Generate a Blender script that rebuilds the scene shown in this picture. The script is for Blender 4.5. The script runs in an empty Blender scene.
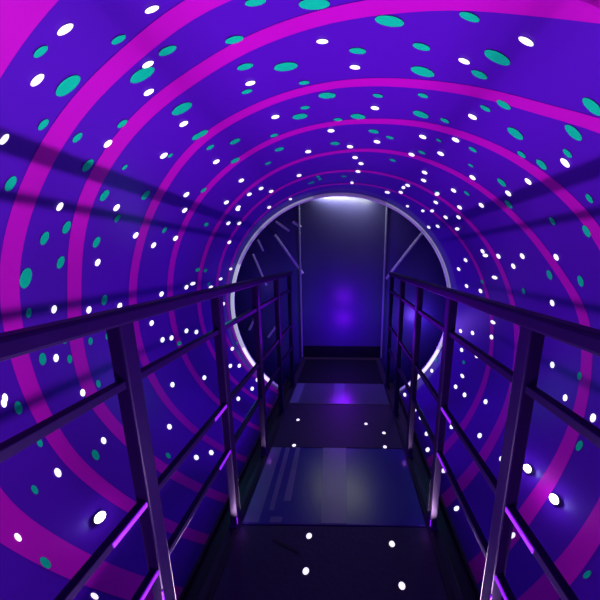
import bpy, bmesh, math, random
from mathutils import Vector, Matrix
random.seed(11)
sc = bpy.context.scene
col = sc.collection
PI = math.pi
# World axes: x to the right, y along the tunnel (away from the entrance), z up; the tunnel axis is the y axis.
R = 1.25                # drum radius
END = 2.39              # far mouth of the drum
DECK = -0.761           # walking surface
RAIL_X = 0.5
CAM = (0.047, 0.0, 0.571)

# ---------------------------------------------------------------- materials
def mat(name, base, rough=0.5, metal=0.0, spec=0.5, emit=None, estr=0.0, noise=0.0, nscale=20.0, bump=0.0, coat=0.0):
    m = bpy.data.materials.new(name); m.use_nodes = True
    nt = m.node_tree; b = nt.nodes['Principled BSDF']
    b.inputs['Base Color'].default_value = (*base, 1)
    b.inputs['Roughness'].default_value = rough
    b.inputs['Metallic'].default_value = metal
    b.inputs['Specular IOR Level'].default_value = spec
    b.inputs['Coat Weight'].default_value = coat
    if emit:
        b.inputs['Emission Color'].default_value = (*emit, 1)
        b.inputs['Emission Strength'].default_value = estr
    if noise or bump:
        tc = nt.nodes.new('ShaderNodeTexCoord')
        n = nt.nodes.new('ShaderNodeTexNoise'); n.inputs['Scale'].default_value = nscale; n.inputs['Detail'].default_value = 4
        nt.links.new(tc.outputs['Object'], n.inputs['Vector'])
        if noise:
            mx = nt.nodes.new('ShaderNodeMix'); mx.data_type = 'RGBA'
            mx.inputs[6].default_value = (*[c * (1 - noise) for c in base], 1)
            mx.inputs[7].default_value = (*[min(1, c * (1 + noise)) for c in base], 1)
            nt.links.new(n.outputs['Fac'], mx.inputs[0]); nt.links.new(mx.outputs[2], b.inputs['Base Color'])
        if bump:
            bp = nt.nodes.new('ShaderNodeBump'); bp.inputs['Strength'].default_value = bump; bp.inputs['Distance'].default_value = .01
            nt.links.new(n.outputs['Fac'], bp.inputs['Height']); nt.links.new(bp.outputs['Normal'], b.inputs['Normal'])
    return m

M_WALL = mat('violet_vinyl', (.056, .004, .285), .40, spec=.10, noise=.12, nscale=1.5)
M_PINK = mat('magenta_paint', (.36, .001, .32), .5, spec=.10, noise=.06, nscale=4)
M_TEAL = mat('teal_paint', (.0, .56, .21), .5, spec=.08)
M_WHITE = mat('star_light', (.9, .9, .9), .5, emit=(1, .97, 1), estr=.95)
M_RAIL = mat('railing_paint', (.008, .0008, .036), .40, spec=.08, noise=.15, nscale=30)
M_MAT = mat('dark_rubber_mat', (.009, .003, .028), .55, spec=.2, noise=.3, nscale=60, bump=.15)
M_PLATE = mat('blue_deck_plate', (.018, .016, .13), .25, spec=.3, noise=.15, nscale=6)
M_GREY = mat('grey_deck_plate', (.035, .035, .07), .30, spec=.5, noise=.2, nscale=8)
M_BEAM = mat('dark_side_beam', (.014, .010, .024), .45, spec=.15, noise=.25, nscale=14)
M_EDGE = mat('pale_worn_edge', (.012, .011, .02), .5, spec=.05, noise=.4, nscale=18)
M_HOOP = mat('pale_hoop_metal', (.75, .78, .78), .3, spec=.6)
M_DOOR = mat('door_panel_paint', (.030, .026, .11), .38, spec=.25, noise=.2, nscale=3)
M_DARK = mat('black_panel', (.004, .004, .010), .6, spec=.08)
M_ROOM = mat('room_panel_paint', (.03, .018, .15), .4, spec=.4, noise=.25, nscale=2.5)
M_GLINT = mat('painted_glint', (.34, .30, .55), .4, spec=.5, noise=.2)  # pale tone of the modelled reflections in the chamber
M_TRIM = mat('pale_trim', (.15, .14, .28), .4)
M_VIOLET = mat('violet_highlight', (.2, .02, .5), .4, emit=(.30, .008, 1), estr=.62)  # glow standing in for highlights on the rails and posts
M_REFLECT = mat('plate_reflection', (.075, .075, .16), .30, spec=.3, noise=.25, nscale=9)  # colour of the reflections painted on the deck plates
M_HOUSE = mat('lamp_housing', (.05, .05, .07), .4)
M_LENS = mat('lamp_lens', (1, 1, 1), .3, emit=(1, .96, .95), estr=9.0)

# ---------------------------------------------------------------- helpers
def link(name, bm, mats, parent=None, smooth=False):
    me = bpy.data.meshes.new(name); bm.to_mesh(me); bm.free()
    for m in (mats if isinstance(mats, (list, tuple)) else [mats]): me.materials.append(m)
    if smooth:
        for p in me.polygons: p.use_smooth = True
    o = bpy.data.objects.new(name, me); col.objects.link(o)
    if parent: o.parent = parent
    return o
def empty(name, loc=(0, 0, 0)):
    o = bpy.data.objects.new(name, None); o.location = loc; col.objects.link(o); return o
def tag(o, label=None, cat=None, group=None, kind=None):
    for k, v in (('label', label), ('category', cat), ('group', group), ('kind', kind)):
        if v: o[k] = v
    return o
def box(bm, lo, hi, bev=0.0, mi=0):
    c = [(a + b) / 2 for a, b in zip(lo, hi)]; s = [b - a for a, b in zip(lo, hi)]
    r = bmesh.ops.create_cube(bm, size=1, matrix=Matrix.Translation(c) @ Matrix.Diagonal((*s, 1)))
    fs = {f for v in r['verts'] for f in v.link_faces}
    for f in fs: f.material_index = mi
    if bev:
        es = {e for v in r['verts'] for e in v.link_edges}
        bmesh.ops.bevel(bm, geom=list(es), offset=bev, segments=2, affect='EDGES', profile=.5)
    return bm
def bar(bm, a, b, w, seg=8):
    a, b = Vector(a), Vector(b); d = b - a; q = d.to_track_quat('Z', 'Y').to_matrix().to_4x4()
    bmesh.ops.create_cone(bm, cap_ends=True, segments=seg, radius1=w, radius2=w, depth=d.length, matrix=Matrix.Translation((a + b) / 2) @ q)
    return bm
def on_wall(th, y, r):
    t = math.radians(th); return (r * math.sin(t), y, r * math.cos(t))

# ---------------------------------------------------------------- the drum: vinyl skin, helical stripes, dots, star lights in one mesh
WHITE =  [(-29.1,0.59,0.022),(-20.3,0.633,0.0185),(-36.0,0.621,0.022),(-25.4,0.729,0.0185),(-28.4,0.792,0.0185),(-28.7,0.952,0.0185),(-36.4,1.013,0.0185),(-39.4,0.832,0.0185),(-44.9,0.642,0.0185),(-42.6,1.277,0.0185),(-1.5,0.801,0.0185),(3.4,0.891,0.0185),(-14.4,0.912,0.0185),(-13.1,1.115,0.0185),(7.9,1.085,0.0185),(-1.7,1.282,0.0185),(10.1,1.35,0.0185),(3.1,1.444,0.0185),(4.8,1.581,0.0185),(6.9,1.661,0.0185),(6.3,1.806,0.0185),(-30.8,1.235,0.0185),(-8.9,1.48,0.0185),(-30.8,1.512,0.0185),(-28.7,1.749,0.0185),(-14.8,1.8,0.0185),(19.6,2.104,0.0185),(24.3,0.667,0.022),(19.1,0.779,0.0185),(25.6,0.951,0.0185),(42.3,0.855,0.022),(42.8,1.024,0.0185),(43.6,1.157,0.0185),(19.9,1.188,0.0185),(26.2,1.105,0.0185),(25.8,1.247,0.0185),(19.9,1.373,0.0185),(26.0,1.493,0.0185),(27.5,1.59,0.0185),(24.6,1.78,0.0185),(35.8,1.26,0.0185),(36.0,1.475,0.0185),(24.3,1.967,0.0185),(-53.0,0.825,0.0185),(-50.9,1.002,0.0185),(-64.1,1.026,0.0185),(-56.8,1.153,0.0185),(-59.1,1.283,0.0185),(-56.3,1.414,0.0185),(-47.1,1.348,0.0185),(-73.8,0.897,0.0185),(-75.4,1.027,0.0185),(-76.0,1.175,0.0185),(-83.6,1.384,0.0185),(-90.3,1.458,0.0185),(-91.0,1.536,0.0185),(-90.9,1.69,0.0185),(-74.1,1.679,0.0185),(-74.9,1.449,0.0185),(-88.0,1.132,0.0185),(-84.3,0.901,0.0185),(-94.2,0.969,0.0185),(-105.8,1.437,0.0185),(-88.3,0.744,0.0185),(-93.1,1.8,0.0185),(36.2,1.76,0.0185),(41.8,1.576,0.0185),(43.1,1.83,0.0185),(44.9,1.678,0.0185),(43.9,1.382,0.0185),(45.5,2.064,0.0185),(44.4,2.242,0.0185),(59.3,1.656,0.0185),(62.8,1.944,0.0185),(67.2,2.126,0.0185),(61.3,1.51,0.0185),(61.4,1.308,0.0185),(64.6,1.408,0.0185),(61.8,1.102,0.0185),(74.8,2.055,0.0185),(75.6,1.843,0.0185),(74.2,1.187,0.0185),(82.4,1.359,0.0185),(82.4,1.094,0.0185),(91.0,1.173,0.0185),(92.2,1.695,0.0185),(94.7,1.947,0.0185),(102.4,1.813,0.0185),(96.9,2.143,0.0185),(104.4,2.037,0.0185),(118.9,1.869,0.0185),(118.3,1.729,0.0185),(97.2,1.066,0.0185),(-89.1,0.739,0.0185),(-107.0,0.974,0.0185),(-106.6,0.797,0.022),(-110.8,1.1,0.0185),(-116.0,1.28,0.0185),(-129.1,1.284,0.0185),(-111.6,0.641,0.0185),(-132.6,0.859,0.0185),(-129.5,0.666,0.0185),(97.7,0.93,0.022),(130.4,1.615,0.0185),(140.8,1.714,0.0185),(123.7,1.396,0.0185),(114.0,1.521,0.0185),(122.6,1.193,0.0185),(140.8,1.372,0.0185),(142.1,1.138,0.0185),(132.1,0.909,0.0185),(143.1,1.58,0.0185),(-39.8,1.609,0.0185),(-39.5,1.774,0.0185),(-47.0,1.833,0.0185),(-45.6,1.976,0.0185),(-33.0,2.147,0.0185),(-27.0,1.88,0.0185),(-33.1,1.725,0.0185),(-55.1,2.036,0.0185),(-85.9,2.242,0.0185),(-115.0,2.077,0.0185),(-118.1,2.196,0.0185),(-109.0,2.228,0.0185),(20.0,2.094,0.0185),(-111.2,1.722,0.0185),(-130.2,2.286,0.0185),(-130.8,2.129,0.0185),(-128.3,1.899,0.0185),(-132.2,1.373,0.0185),(-134.6,2.451,0.0185),(-145.6,2.345,0.0185),(131.7,2.454,0.0185),(123.1,2.305,0.0185),(142.7,2.315,0.0185),(141.1,2.033,0.0185),(140.2,1.902,0.0185),(40.8,2.407,0.0185)]
TEAL =  [(-32.9,0.594,0.021),(-25.8,0.654,0.021),(-34.6,0.666,0.042),(-27.1,0.745,0.042),(-22.1,0.724,0.028),(-41.0,0.684,0.021),(-35.2,0.82,0.021),(-40.7,0.76,0.021),(-26.8,0.898,0.042),(-28.9,1.039,0.028),(-44.4,0.83,0.028),(-50.9,0.696,0.028),(-42.2,0.931,0.014),(-35.7,1.035,0.014),(-46.4,1.084,0.028),(-49.0,0.935,0.028),(-9.0,0.682,0.028),(-2.0,0.701,0.042),(7.6,0.731,0.042),(-13.5,0.759,0.028),(3.7,0.831,0.028),(-13.9,0.848,0.028),(-7.8,0.88,0.042),(-15.7,0.944,0.021),(-5.5,0.958,0.021),(-1.7,1.032,0.036),(8.0,1.013,0.021),(-6.5,1.094,0.021),(-8.1,1.148,0.036),(4.6,1.16,0.036),(-15.4,1.246,0.021),(0.1,1.191,0.021),(8.7,1.262,0.028),(-1.0,1.414,0.028),(-27.8,1.04,0.028),(-23.9,1.179,0.028),(-16.1,1.382,0.028),(-29.0,1.132,0.021),(-27.4,1.31,0.028),(12.9,1.284,0.021),(-21.1,1.485,0.021),(-39.5,1.353,0.021),(-12.4,2.015,0.021),(1.3,1.931,0.021),(16.0,1.514,0.021),(16.9,0.673,0.028),(12.7,0.782,0.028),(22.7,0.733,0.042),(14.2,0.861,0.042),(22.1,0.799,0.028),(15.9,0.957,0.021),(28.1,0.846,0.028),(26.3,0.894,0.021),(17.1,1.055,0.036),(21.9,1.035,0.021),(33.2,0.908,0.036),(38.4,0.774,0.036),(36.5,0.695,0.036),(21.8,1.315,0.021),(23.4,1.165,0.014),(30.4,1.101,0.021),(37.2,0.959,0.021),(40.8,0.928,0.028),(40.5,1.143,0.028),(41.0,0.83,0.021),(33.0,1.197,0.014),(38.8,1.406,0.021),(50.0,0.861,0.021),(-66.9,0.803,0.042),(-59.3,0.823,0.028),(-56.8,0.872,0.028),(-64.0,0.892,0.028),(-59.4,0.994,0.028),(-73.7,1.094,0.028),(-73.7,0.823,0.021),(-80.6,0.936,0.028),(-83.6,0.86,0.028),(-85.6,0.948,0.021),(-83.1,1.036,0.021),(-83.2,1.115,0.021),(-54.3,1.305,0.021),(-53.3,1.031,0.021),(-94.0,1.04,0.021),(56.3,0.927,0.028),(66.6,1.172,0.028),(67.5,1.02,0.028),(46.3,1.205,0.028),(53.0,1.042,0.021),(72.4,1.377,0.021),(90.4,1.03,0.021),(-91.1,0.77,0.028),(-108.6,0.924,0.028),(-99.3,0.791,0.021),(-106.6,0.727,0.021),(-118.4,0.65,0.028),(-122.0,1.176,0.021),(105.1,0.935,0.028),(123.4,0.689,0.021)]
def interp(tab, t):
    if t <= tab[0][0]: return tab[0][1]
    for (a, ya), (b, yb) in zip(tab, tab[1:]):
        if t <= b:
            k = (t - a) / (b - a); return ya + (yb - ya) * k
    return tab[-1][1]
def quad(a, b, c): return [(t, a + b * t + c * t * t) for t in range(-180, 181, 6)]
STRIPES = [
    (quad(.0, -.0015, 0), .04),
    (quad(.28, -.0012, 0), .035),
    ([(-180, .90), (-130, .72), (-107, .635), (-39, .55), (-27, .522), (0, .45), (40, .33), (180, .0)], .029),
    ([(-180, 1.11), (-139, .97), (-106, .85), (-82, .80), (-65, .76), (-48, .735), (-26, .695), (-16, .66), (0, .62), (40, .50), (180, .15)], .0185),
    ([(-180, 1.33), (-131, 1.15), (-96, 1.0), (-70, .965), (-51, .89), (-35, .85), (-21, .82), (-4, .75), (4, .712), (9, .688), (13, .661), (20, .621), (24, .595), (29, .553), (36, .49), (60, .37), (180, .1)], .020),
    ([(-180, 1.62), (-109, 1.35), (-75, 1.25), (-61, 1.21), (-44, 1.14), (-29, 1.07), (-17, 1.04), (-7, 1.005), (1, .974), (8, .947), (15, .914), (19, .888), (27, .833), (34, .779), (39, .715), (46, .65), (75, .52), (180, .3)], .0185),
    ([(-180, 1.93), (-102, 1.63), (-81, 1.55), (-57, 1.45), (-41, 1.38), (-9, 1.26), (1, 1.22), (10, 1.173), (18, 1.116), (26, 1.066), (34, 1.014), (40, .978), (47, .94), (54, .905), (75, .84), (123, .74), (132, .72), (180, .6)], .019),
    ([(-180, 2.25), (-102, 1.93), (-60, 1.78), (-3, 1.54), (17, 1.41), (48, 1.24), (63, 1.14), (75, 1.03), (123, .95), (180, .75)], .019),
    ([(-180, 2.5), (-102, 2.2), (0, 1.83), (60, 1.56), (95, 1.42), (124, 1.30), (180, 1.05)], .019),
    ([(-180, 2.38), (-140, 2.38), (-102, 2.36), (0, 2.12), (60, 1.84), (95, 1.68), (124, 1.56), (180, 1.35)], .017),
]
bm = bmesh.new()
NT, Y0 = 128, -1.6
rows = []
NY = 26
for j in range(NY + 1):
    y = Y0 + (END - Y0) * j / NY
    rows.append([bm.verts.new(on_wall(360 * i / NT, y, R)) for i in range(NT)])
for j in range(NY):
    for i in range(NT):
        bm.faces.new((rows[j][i], rows[j][(i + 1) % NT], rows[j + 1][(i + 1) % NT], rows[j + 1][i]))
# outer skin so that the drum has a thickness
orow = [[bm.verts.new(on_wall(360 * i / NT, y, R + .03)) for i in range(NT)] for y in (Y0, END)]
for i in range(NT):
    k = (i + 1) % NT
    bm.faces.new((orow[0][k], orow[0][i], orow[1][i], orow[1][k]))
    bm.faces.new((rows[0][k], rows[0][i], orow[0][i], orow[0][k]))
    bm.faces.new((rows[-1][i], rows[-1][k], orow[1][k], orow[1][i]))
def stripe(tab, half):
    prev = None; n = 150
    ys = [interp(tab, -180 + 360 * k / n) for k in range(n + 1)]
    for _ in range(3):                                     # soften the corners of the table
        ys = [ys[0]] + [(ys[i - 1] + 2 * ys[i] + ys[i + 1]) / 4 for i in range(1, n)] + [ys[-1]]
    for k in range(n + 1):
        th = -180 + 360 * k / n
        h = half * (1 + .30 * abs(math.sin(math.radians(th)))) + .010 * max(0, th - 95) / 30
        v = [bm.verts.new(on_wall(th, min(END - .004, ys[k] + s * h), R - .0015)) for s in (-1, 1)]
        if prev and (v[1].co.y - v[0].co.y) > 1e-4 and (prev[1].co.y - prev[0].co.y) > 1e-4:
            f = bm.faces.new((prev[0], v[0], v[1], prev[1])); f.material_index = 1
        prev = v
for t, h in STRIPES: stripe(t, h)
def dot(th, y, ra, ry, mi, rr):
    if y + ry > END - .003: return
    n = 18; rad = R - rr
    c = bm.verts.new(on_wall(th, y, rad))
    ring = [bm.verts.new(on_wall(th + math.degrees(ra * math.cos(2 * PI * k / n) / rad), y + ry * math.sin(2 * PI * k / n), rad)) for k in range(n)]
    for k in range(n):
        f = bm.faces.new((c, ring[k], ring[(k + 1) % n])); f.material_index = mi
for th, y, r in TEAL:
    dot(th, y, r, r * .44 * min(2.1, y), 2, .003)
for th, y, r in WHITE:
    dot(th, y, r, min(.036, .54 * r * y ** 1.4), 3, .0045)
for k in range(36):                                        # the small crowd of dots towards the far mouth
    th = random.uniform(-118, 118); y = random.uniform(1.55, 2.36)
    if random.random() < .55: dot(th, y, .014, .03, 3, .0045)
    else: dot(th, y, .016, .022, 2, .003)
for k in range(150):                                        # dots of the stretch nearer the entrance
    th = random.uniform(-150, 150); y = random.uniform(-1.4, .35)
    dot(th, y, .026, .013, random.choice((2, 3)), .004)
wall = link('wall_tunnel', bm, [M_WALL, M_PINK, M_TEAL, M_WHITE], smooth=True)
tag(wall, 'violet drum wall with magenta stripes and dots', None, None, 'structure')

# ---------------------------------------------------------------- hoop at the far mouth
t = empty('tunnel_hoop', (0, END, 0))
tag(t, 'thin pale hoop ringing the far mouth of the violet tunnel', 'hoop')
bm = bmesh.new()
N = 128; prof = [(-.024, -.018), (-.024, .022), (.03, .022), (.03, -.018)]
vs = [[bm.verts.new(on_wall(360 * i / N, .024 + dy, R + dr)) for dr, dy in prof] for i in range(N)]
for i in range(N):
    for k in range(4):
        bm.faces.new((vs[i][k], vs[i][(k + 1) % 4], vs[(i + 1) % N][(k + 1) % 4], vs[(i + 1) % N][k]))
bmesh.ops.recalc_face_normals(bm, faces=bm.faces[:])
link('hoop_flange', bm, M_HOOP, t)
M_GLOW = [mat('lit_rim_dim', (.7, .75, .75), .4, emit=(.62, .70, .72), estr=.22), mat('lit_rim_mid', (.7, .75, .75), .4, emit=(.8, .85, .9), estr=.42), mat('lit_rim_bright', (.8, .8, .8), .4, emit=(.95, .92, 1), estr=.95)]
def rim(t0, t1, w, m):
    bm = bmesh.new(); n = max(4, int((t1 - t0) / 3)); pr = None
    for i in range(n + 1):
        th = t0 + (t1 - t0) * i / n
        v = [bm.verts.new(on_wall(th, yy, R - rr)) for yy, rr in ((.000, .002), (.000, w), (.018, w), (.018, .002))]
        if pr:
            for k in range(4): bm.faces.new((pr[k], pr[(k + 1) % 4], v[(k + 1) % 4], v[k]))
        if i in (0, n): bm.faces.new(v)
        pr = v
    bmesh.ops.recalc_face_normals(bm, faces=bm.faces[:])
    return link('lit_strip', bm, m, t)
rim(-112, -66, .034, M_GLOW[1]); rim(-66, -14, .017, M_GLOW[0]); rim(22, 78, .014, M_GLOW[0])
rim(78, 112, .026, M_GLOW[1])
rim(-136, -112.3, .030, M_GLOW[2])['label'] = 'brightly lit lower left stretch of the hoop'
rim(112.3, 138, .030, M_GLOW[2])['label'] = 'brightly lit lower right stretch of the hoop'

# ---------------------------------------------------------------- chamber beyond the drum
BACK = 2.80
def struct(name, lo, hi, m):
    bm = bmesh.new(); box(bm, lo, hi); return tag(link(name, bm, m), None, None, None, 'structure')
struct('floor', (-2.0, Y0, -1.46), (2.0, 3.2, -1.36), M_DARK)
struct('wall_back_left', (-2.0, BACK, -1.36), (-.535, BACK + .1, 2.0), M_ROOM)
struct('wall_back_right', (.560, BACK, -1.36), (2.0, BACK + .1, 2.0), M_ROOM)
struct('wall_back_top', (-.535, BACK, 1.62), (.560, BACK + .1, 2.0), M_ROOM)
struct('wall_left', (-2.1, 2.43, -1.36), (-2.0, BACK + .1, 2.0), M_ROOM)
struct('wall_right', (2.0, 2.43, -1.36), (2.1, BACK + .1, 2.0), M_ROOM)
struct('ceiling', (-2.1, 2.43, 2.0), (2.1, BACK + .1, 2.1), M_DARK)
# door leaf with trims
bm = bmesh.new(); box(bm, (-.515, BACK, -.66), (.540, BACK + .06, 1.62), .004)
door = tag(link('door_1', bm, M_DOOR), 'tall plain door panel glowing violet at the tunnel end', None, None, 'structure')
bm = bmesh.new(); box(bm, (-.515, BACK - .012, DECK), (.540, BACK + .06, -.60), .003); link('kick_panel', bm, M_DARK, door)
for x in (-.530, .545):
    bm = bmesh.new(); box(bm, (x - .009, BACK - .03, DECK), (x + .009, BACK + .05, 1.62), .003); link('side_trim', bm, M_TRIM, door)
# pale reflections on the chamber's back wall, modelled as thin bars
GLINTS = [((-.84, .86), (-.50, .38), 'long pale glint slanting down beside the door, left of it', 0.018),
      ((-.82, 1.02), (-.66, .91), 'short pale glint high on the left, under the hoop', 0.015),
      ((-.61, 1.02), (-.51, .955), 'short pale glint tight against the top left door trim', 0.018),
      ((-1.06, .80), (-1.00, .66), 'stubby pale glint close to the left curve of the hoop', 0.015),
      ((-1.13, .62), (-.98, .22), 'steep pale glint left of the long one', 0.015),
      ((-1.24, -.38), (-1.13, -.16), 'short pale glint low inside the left curve of the hoop', 0.018),
      ((-.99, -.48), (-.84, -.28), 'short pale glint low between railing and door', 0.015),
      ((1.00, .90), (.57, .32), 'long pale glint slanting down to the right door trim', 0.018)]
for (a, b, lab, w) in GLINTS:
    bm = bmesh.new(); bar(bm, (a[0], 2.79, a[1]), (b[0], 2.806, b[1]), w)
    tag(link('glint', bm, M_GLINT), lab, 'glint', 'glints in the end chamber')

# ---------------------------------------------------------------- walkway
def panel(y0, y1, z, m, name, lab, cat, bev=.004, th=.03):
    t = empty(name, (0, (y0 + y1) / 2, z - th)); tag(t, lab, cat, 'walkway deck sections')
    bm = bmesh.new(); box(bm, (-.470, y0 - (y0 + y1) / 2, 0), (.470, y1 - (y0 + y1) / 2, th), bev)
    link('panel_board', bm, m, t); return t, -(y0 + y1) / 2, th
EP = .003
p1 = panel(-1.4, .893 - EP, DECK, M_MAT, 'floor_mat', 'dark rubber mat on the nearest stretch of the walkway', 'mat')
p2 = panel(.893, 1.35 - EP, DECK + .002, M_PLATE, 'deck_plate', 'glossy blue deck plate with pale streaks, just past the near mat', 'deck plate')
p3 = panel(1.35, 1.82 - EP, DECK, M_MAT, 'floor_mat', 'dark rubber mat between the blue and grey deck plates', 'mat')
p4 = panel(1.82, 2.16 - EP, DECK + .002, M_GREY, 'deck_plate', 'dull grey deck plate before the black doorstep', 'deck plate')
p5 = panel(2.16, BACK - .05, DECK - .012, M_DARK, 'doorstep', 'black doorstep board under the hoop before the door', 'doorstep')
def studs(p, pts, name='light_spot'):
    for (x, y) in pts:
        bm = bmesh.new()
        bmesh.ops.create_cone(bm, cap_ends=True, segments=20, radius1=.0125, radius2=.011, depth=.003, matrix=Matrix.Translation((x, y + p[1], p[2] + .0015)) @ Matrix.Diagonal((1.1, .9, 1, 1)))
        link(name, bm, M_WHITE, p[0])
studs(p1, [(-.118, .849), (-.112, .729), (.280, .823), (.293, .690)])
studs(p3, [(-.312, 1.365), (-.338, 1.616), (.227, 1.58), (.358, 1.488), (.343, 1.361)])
# pale reflections on the plates and near mat, painted as thin streaks
def reflection(p, quads, m=M_EDGE):
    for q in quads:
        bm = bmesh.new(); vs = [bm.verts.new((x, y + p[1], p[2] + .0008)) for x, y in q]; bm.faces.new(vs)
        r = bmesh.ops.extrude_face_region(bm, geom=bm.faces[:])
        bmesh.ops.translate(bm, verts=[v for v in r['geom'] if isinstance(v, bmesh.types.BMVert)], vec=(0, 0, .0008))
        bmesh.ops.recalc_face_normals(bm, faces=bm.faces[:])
        link('reflection_streak', bm, m, p[0])
reflection(p2, [[(-.462, .90), (-.385, .90), (-.395, 1.345), (-.466, 1.345)], [(-.350, .955), (-.325, .955), (-.335, 1.345), (-.365, 1.345)], [(-.285, 1.0), (-.245, 1.0), (-.262, 1.345), (-.292, 1.345)], [(-.33, .90), (-.27, .90), (-.268, .925), (-.33, .925)]], M_REFLECT)
reflection(p2, [[(-.065, .90), (.066, .90), (.062, 1.346), (-.10, 1.346)]], M_REFLECT)
reflection(p4, [[(-.06, 1.83), (.05, 1.83), (.05, 2.15), (-.06, 2.15)], [(-.46, 1.83), (-.38, 1.83), (-.38, 2.15), (-.46, 2.15)]], M_REFLECT)
reflection(p1, [[(-.290, .838), (-.150, .790), (-.155, .780), (-.294, .829)]])  # painted reflection on the near mat, in the edge colour

# side beams carrying the deck and posts
for s, side in ((-1, 'left'), (1, 'right')):
    t = empty('side_beam', (s * RAIL_X, 0, DECK - .16))
    tag(t, 'long dark side beam under the walkway edge on its %s' % side, 'beam')
    def sx(a, b): return (min(s * a, s * b), max(s * a, s * b))
    bm = bmesh.new(); a, b = sx(-.03, .03); box(bm, (a, -1.4, 0), (b, 2.74, .155), .003)
    link('web', bm, M_BEAM, t)
    bm = bmesh.new(); a, b = sx(-.027, -.002); box(bm, (a, -1.4, .155), (b, 2.16, .166), .003)
    link('edge_strip', bm, M_EDGE, t)
    bm = bmesh.new(); a, b = sx(.03, .135); box(bm, (a, -1.4, .05), (b, 2.34, .065), .002)
    link('outer_flange', bm, M_BEAM, t)
    bm = bmesh.new(); a, b = sx(.120, .135); box(bm, (a, -1.4, .065), (b, 2.34, .095), .002)
    link('flange_lip', bm, M_EDGE, t)

# railings
POSTS = [.505 + .4 * k for k in range(-4, 5)]
for s, side in ((-1, 'left'), (1, 'right')):
    t = empty('railing', (s * RAIL_X, 0, DECK))
    tag(t, 'dark violet metal railing along the %s edge of the walkway' % side, 'railing', None)
    top = .433 - DECK
    for y in POSTS:
        bm = bmesh.new(); box(bm, (-.018, y - .018, -.005), (.018, y + .018, top - .01), .004)
        p = link('post', bm, M_RAIL, t)
        if .4 < y < 1.0:                                   # violet highlights on lower rails and post, added as glowing strips
            for z in (-.093, -.33):
                bm = bmesh.new(); xa, xb = sorted((-s * .0105, -s * .0145)); box(bm, (xa, y - .105, z - DECK - .007), (xb, y - .018, z - DECK + .007), .001)
                link('highlight_strip', bm, M_VIOLET, p)['label'] = 'glowing violet strip added as a highlight'
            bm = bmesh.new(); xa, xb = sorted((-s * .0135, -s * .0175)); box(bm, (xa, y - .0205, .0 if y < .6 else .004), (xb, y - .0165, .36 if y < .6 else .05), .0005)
            link('highlight_strip', bm, M_VIOLET, p)['label'] = 'glowing violet strip added as a highlight'
        bm = bmesh.new(); box(bm, (-.024, y - .035, .004), (.024, y + .035, .012), .003); link('foot_plate', bm, M_RAIL, p)
    bm = bmesh.new(); box(bm, (-.022, -1.3, top - .024), (.022, 2.16, top + .014), .008); link('handrail', bm, M_RAIL, t)
    for z in (.261, -.093, -.33):
        bm = bmesh.new(); box(bm, (-.011, -1.3, z - DECK - .011), (.011, 2.16, z - DECK + .011), .003); link('cross_rail', bm, M_RAIL, t)

# ---------------------------------------------------------------- white spotlights low on the drum wall
def spotlight(th, y, lab, energy):
    P = Vector(on_wall(th, y, R)); n = Vector((-P.x, 0, -P.z)).normalized()
    t = empty('spotlight', P); t.rotation_mode = 'QUATERNION'; t.rotation_quaternion = n.to_track_quat('Z', 'Y')
    tag(t, lab, 'spotlight', 'white spotlights on the drum wall')
    bm = bmesh.new(); bmesh.ops.create_cone(bm, cap_ends=True, segments=24, radius1=.020, radius2=.021, depth=.018, matrix=Matrix.Translation((0, 0, .009)))
    link('housing', bm, M_HOUSE, t)
    bm = bmesh.new(); bmesh.ops.create_uvsphere(bm, u_segments=20, v_segments=10, radius=.020, matrix=Matrix.Translation((0, 0, .018)) @ Matrix.Diagonal((1, 1, .6, 1)))
    link('lens', bm, M_LENS, t, True)
    l = bpy.data.lights.new('spotlight_glow', 'POINT'); l.energy = energy; l.color = (.75, .85, 1); l.shadow_soft_size = .012
    o = bpy.data.objects.new('spotlight_glow', l); o.location = P + n * .040; col.objects.link(o)
spotlight(118.4, 1.051, 'bright white spotlight on the right drum wall, close behind a railing post', .4)
spotlight(118.4, .893, 'bright white spotlight on the right drum wall, out in the open beside a magenta stripe', .4)
spotlight(-119.7, .811, 'small white spotlight on the left drum wall between magenta stripes', .2)

# ---------------------------------------------------------------- lights
def point(loc, e, c, r=.03):
    l = bpy.data.lights.new('lamp', 'POINT'); l.energy = e; l.color = c; l.shadow_soft_size = r
    o = bpy.data.objects.new('lamp', l); o.location = loc; col.objects.link(o); return o
def area(loc, target, e, c, sx, sy):
    l = bpy.data.lights.new('lamp', 'AREA'); l.energy = e; l.color = c; l.shape = 'RECTANGLE'; l.size = sx; l.size_y = sy
    o = bpy.data.objects.new('lamp', l); o.location = loc
    o.rotation_euler = (Vector(target) - Vector(loc)).to_track_quat('-Z', 'Y').to_euler(); col.objects.link(o); return o
UV = (.86, .50, 1.0)
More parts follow.
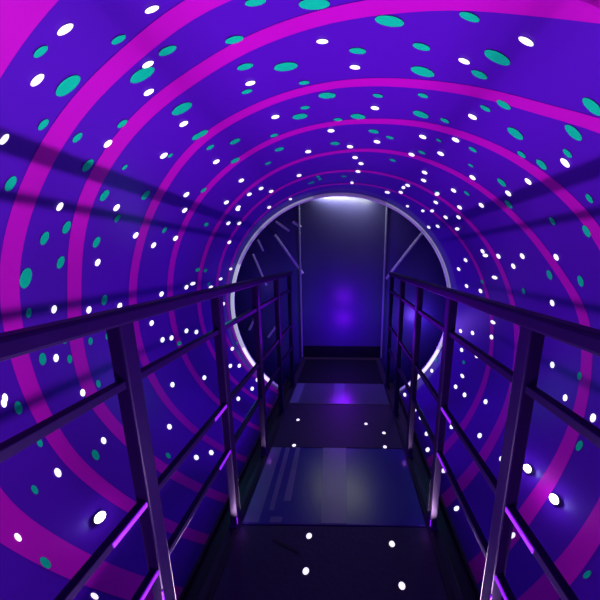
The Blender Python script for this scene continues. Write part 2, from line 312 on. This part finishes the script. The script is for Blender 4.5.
# shaded ultraviolet strips lying along both walkway edges, each throwing its light up and across to the other side
for s in (-1, 1):
    for y, e, zt, sp in ((-.895, 9, .10, 180), (-.495, 12, .10, 150), (-.095, 15, .20, 115), (.305, 13, 1.1, 105), (.705, 4.5, 1.2, 100), (1.105, 2.2, 1.5, 90)):
        lamp = area((s * .500, y, -.742), (-s * (.80 if y < .5 else .35), y, zt), e * (.76 if s > 0 else .62), UV, .30, .07)
        lamp.data.spread = math.radians(sp)               # shaded by the strip's own hood
    for k in (0, 1, 2):                                   # small violet lamps at the feet of the posts
        point((s * .46, .505 + .4 * k - .03, -.715), .05, (.5, .12, 1), .012)
# unseen fill lamp added at the entrance, high behind the camera
point((.40, -1.0, .70), 10, UV, .05)
# unseen cyan fill lamps, added for the teal glare on the drum walls
for s in (-1, 1):
    point((s * .78, 1.50, -.30), 1.2, (.05, .75, .9), .05)
point((-.80, 1.45, .42), .7, (.05, .8, .9), .05)
# lamp over the door and violet glow at its foot
area((-.02, 2.72, 1.33), (0, 2.80, 1.14), 9, (1, 1.08, .75), .80, .05)
point((.02, 2.38, .02), 14, (.20, .0, .9), .10)
point((.02, 2.38, -.32), 18, (.20, .0, .9), .10)
point((1.0, 2.62, -.2), 7, (.32, .12, 1), .1)  # unseen violet fill added to brighten the chamber's right side
point((-1.0, 2.62, .2), .35, (.35, .2, 1), .1)  # weaker unseen fill added for the chamber's left side
w = bpy.data.worlds.new('night'); sc.world = w; w.use_nodes = True
w.node_tree.nodes['Background'].inputs[0].default_value = (.010, .004, .03, 1)
w.node_tree.nodes['Background'].inputs[1].default_value = 1

# ---------------------------------------------------------------- camera
PIT, ROLL, YAW = .1628, .0089, -.0033
cd = bpy.data.cameras.new('camera'); cam = bpy.data.objects.new('camera', cd); col.objects.link(cam)
fw = Vector((math.sin(YAW) * math.cos(PIT), math.cos(YAW) * math.cos(PIT), -math.sin(PIT)))
rt = Vector((math.cos(YAW), -math.sin(YAW), 0)); up = rt.cross(fw)
c, s = math.cos(ROLL), math.sin(ROLL)
rt, up = c * rt + s * up, -s * rt + c * up
cam.matrix_world = Matrix(((rt.x, up.x, -fw.x, CAM[0]), (rt.y, up.y, -fw.y, CAM[1]), (rt.z, up.z, -fw.z, CAM[2]), (0, 0, 0, 1)))
cd.sensor_width = 36; cd.lens = 216.6 / 600 * 36
cd.shift_x = -44.5 / 600; cd.shift_y = -5.5 / 600
cd.clip_start = .02
sc.camera = cam
sc.view_settings.view_transform = 'Standard'; sc.view_settings.look = 'None'
sc.view_settings.exposure = 0.0; sc.view_settings.gamma = 1; sc.view_settings.use_curve_mapping = False
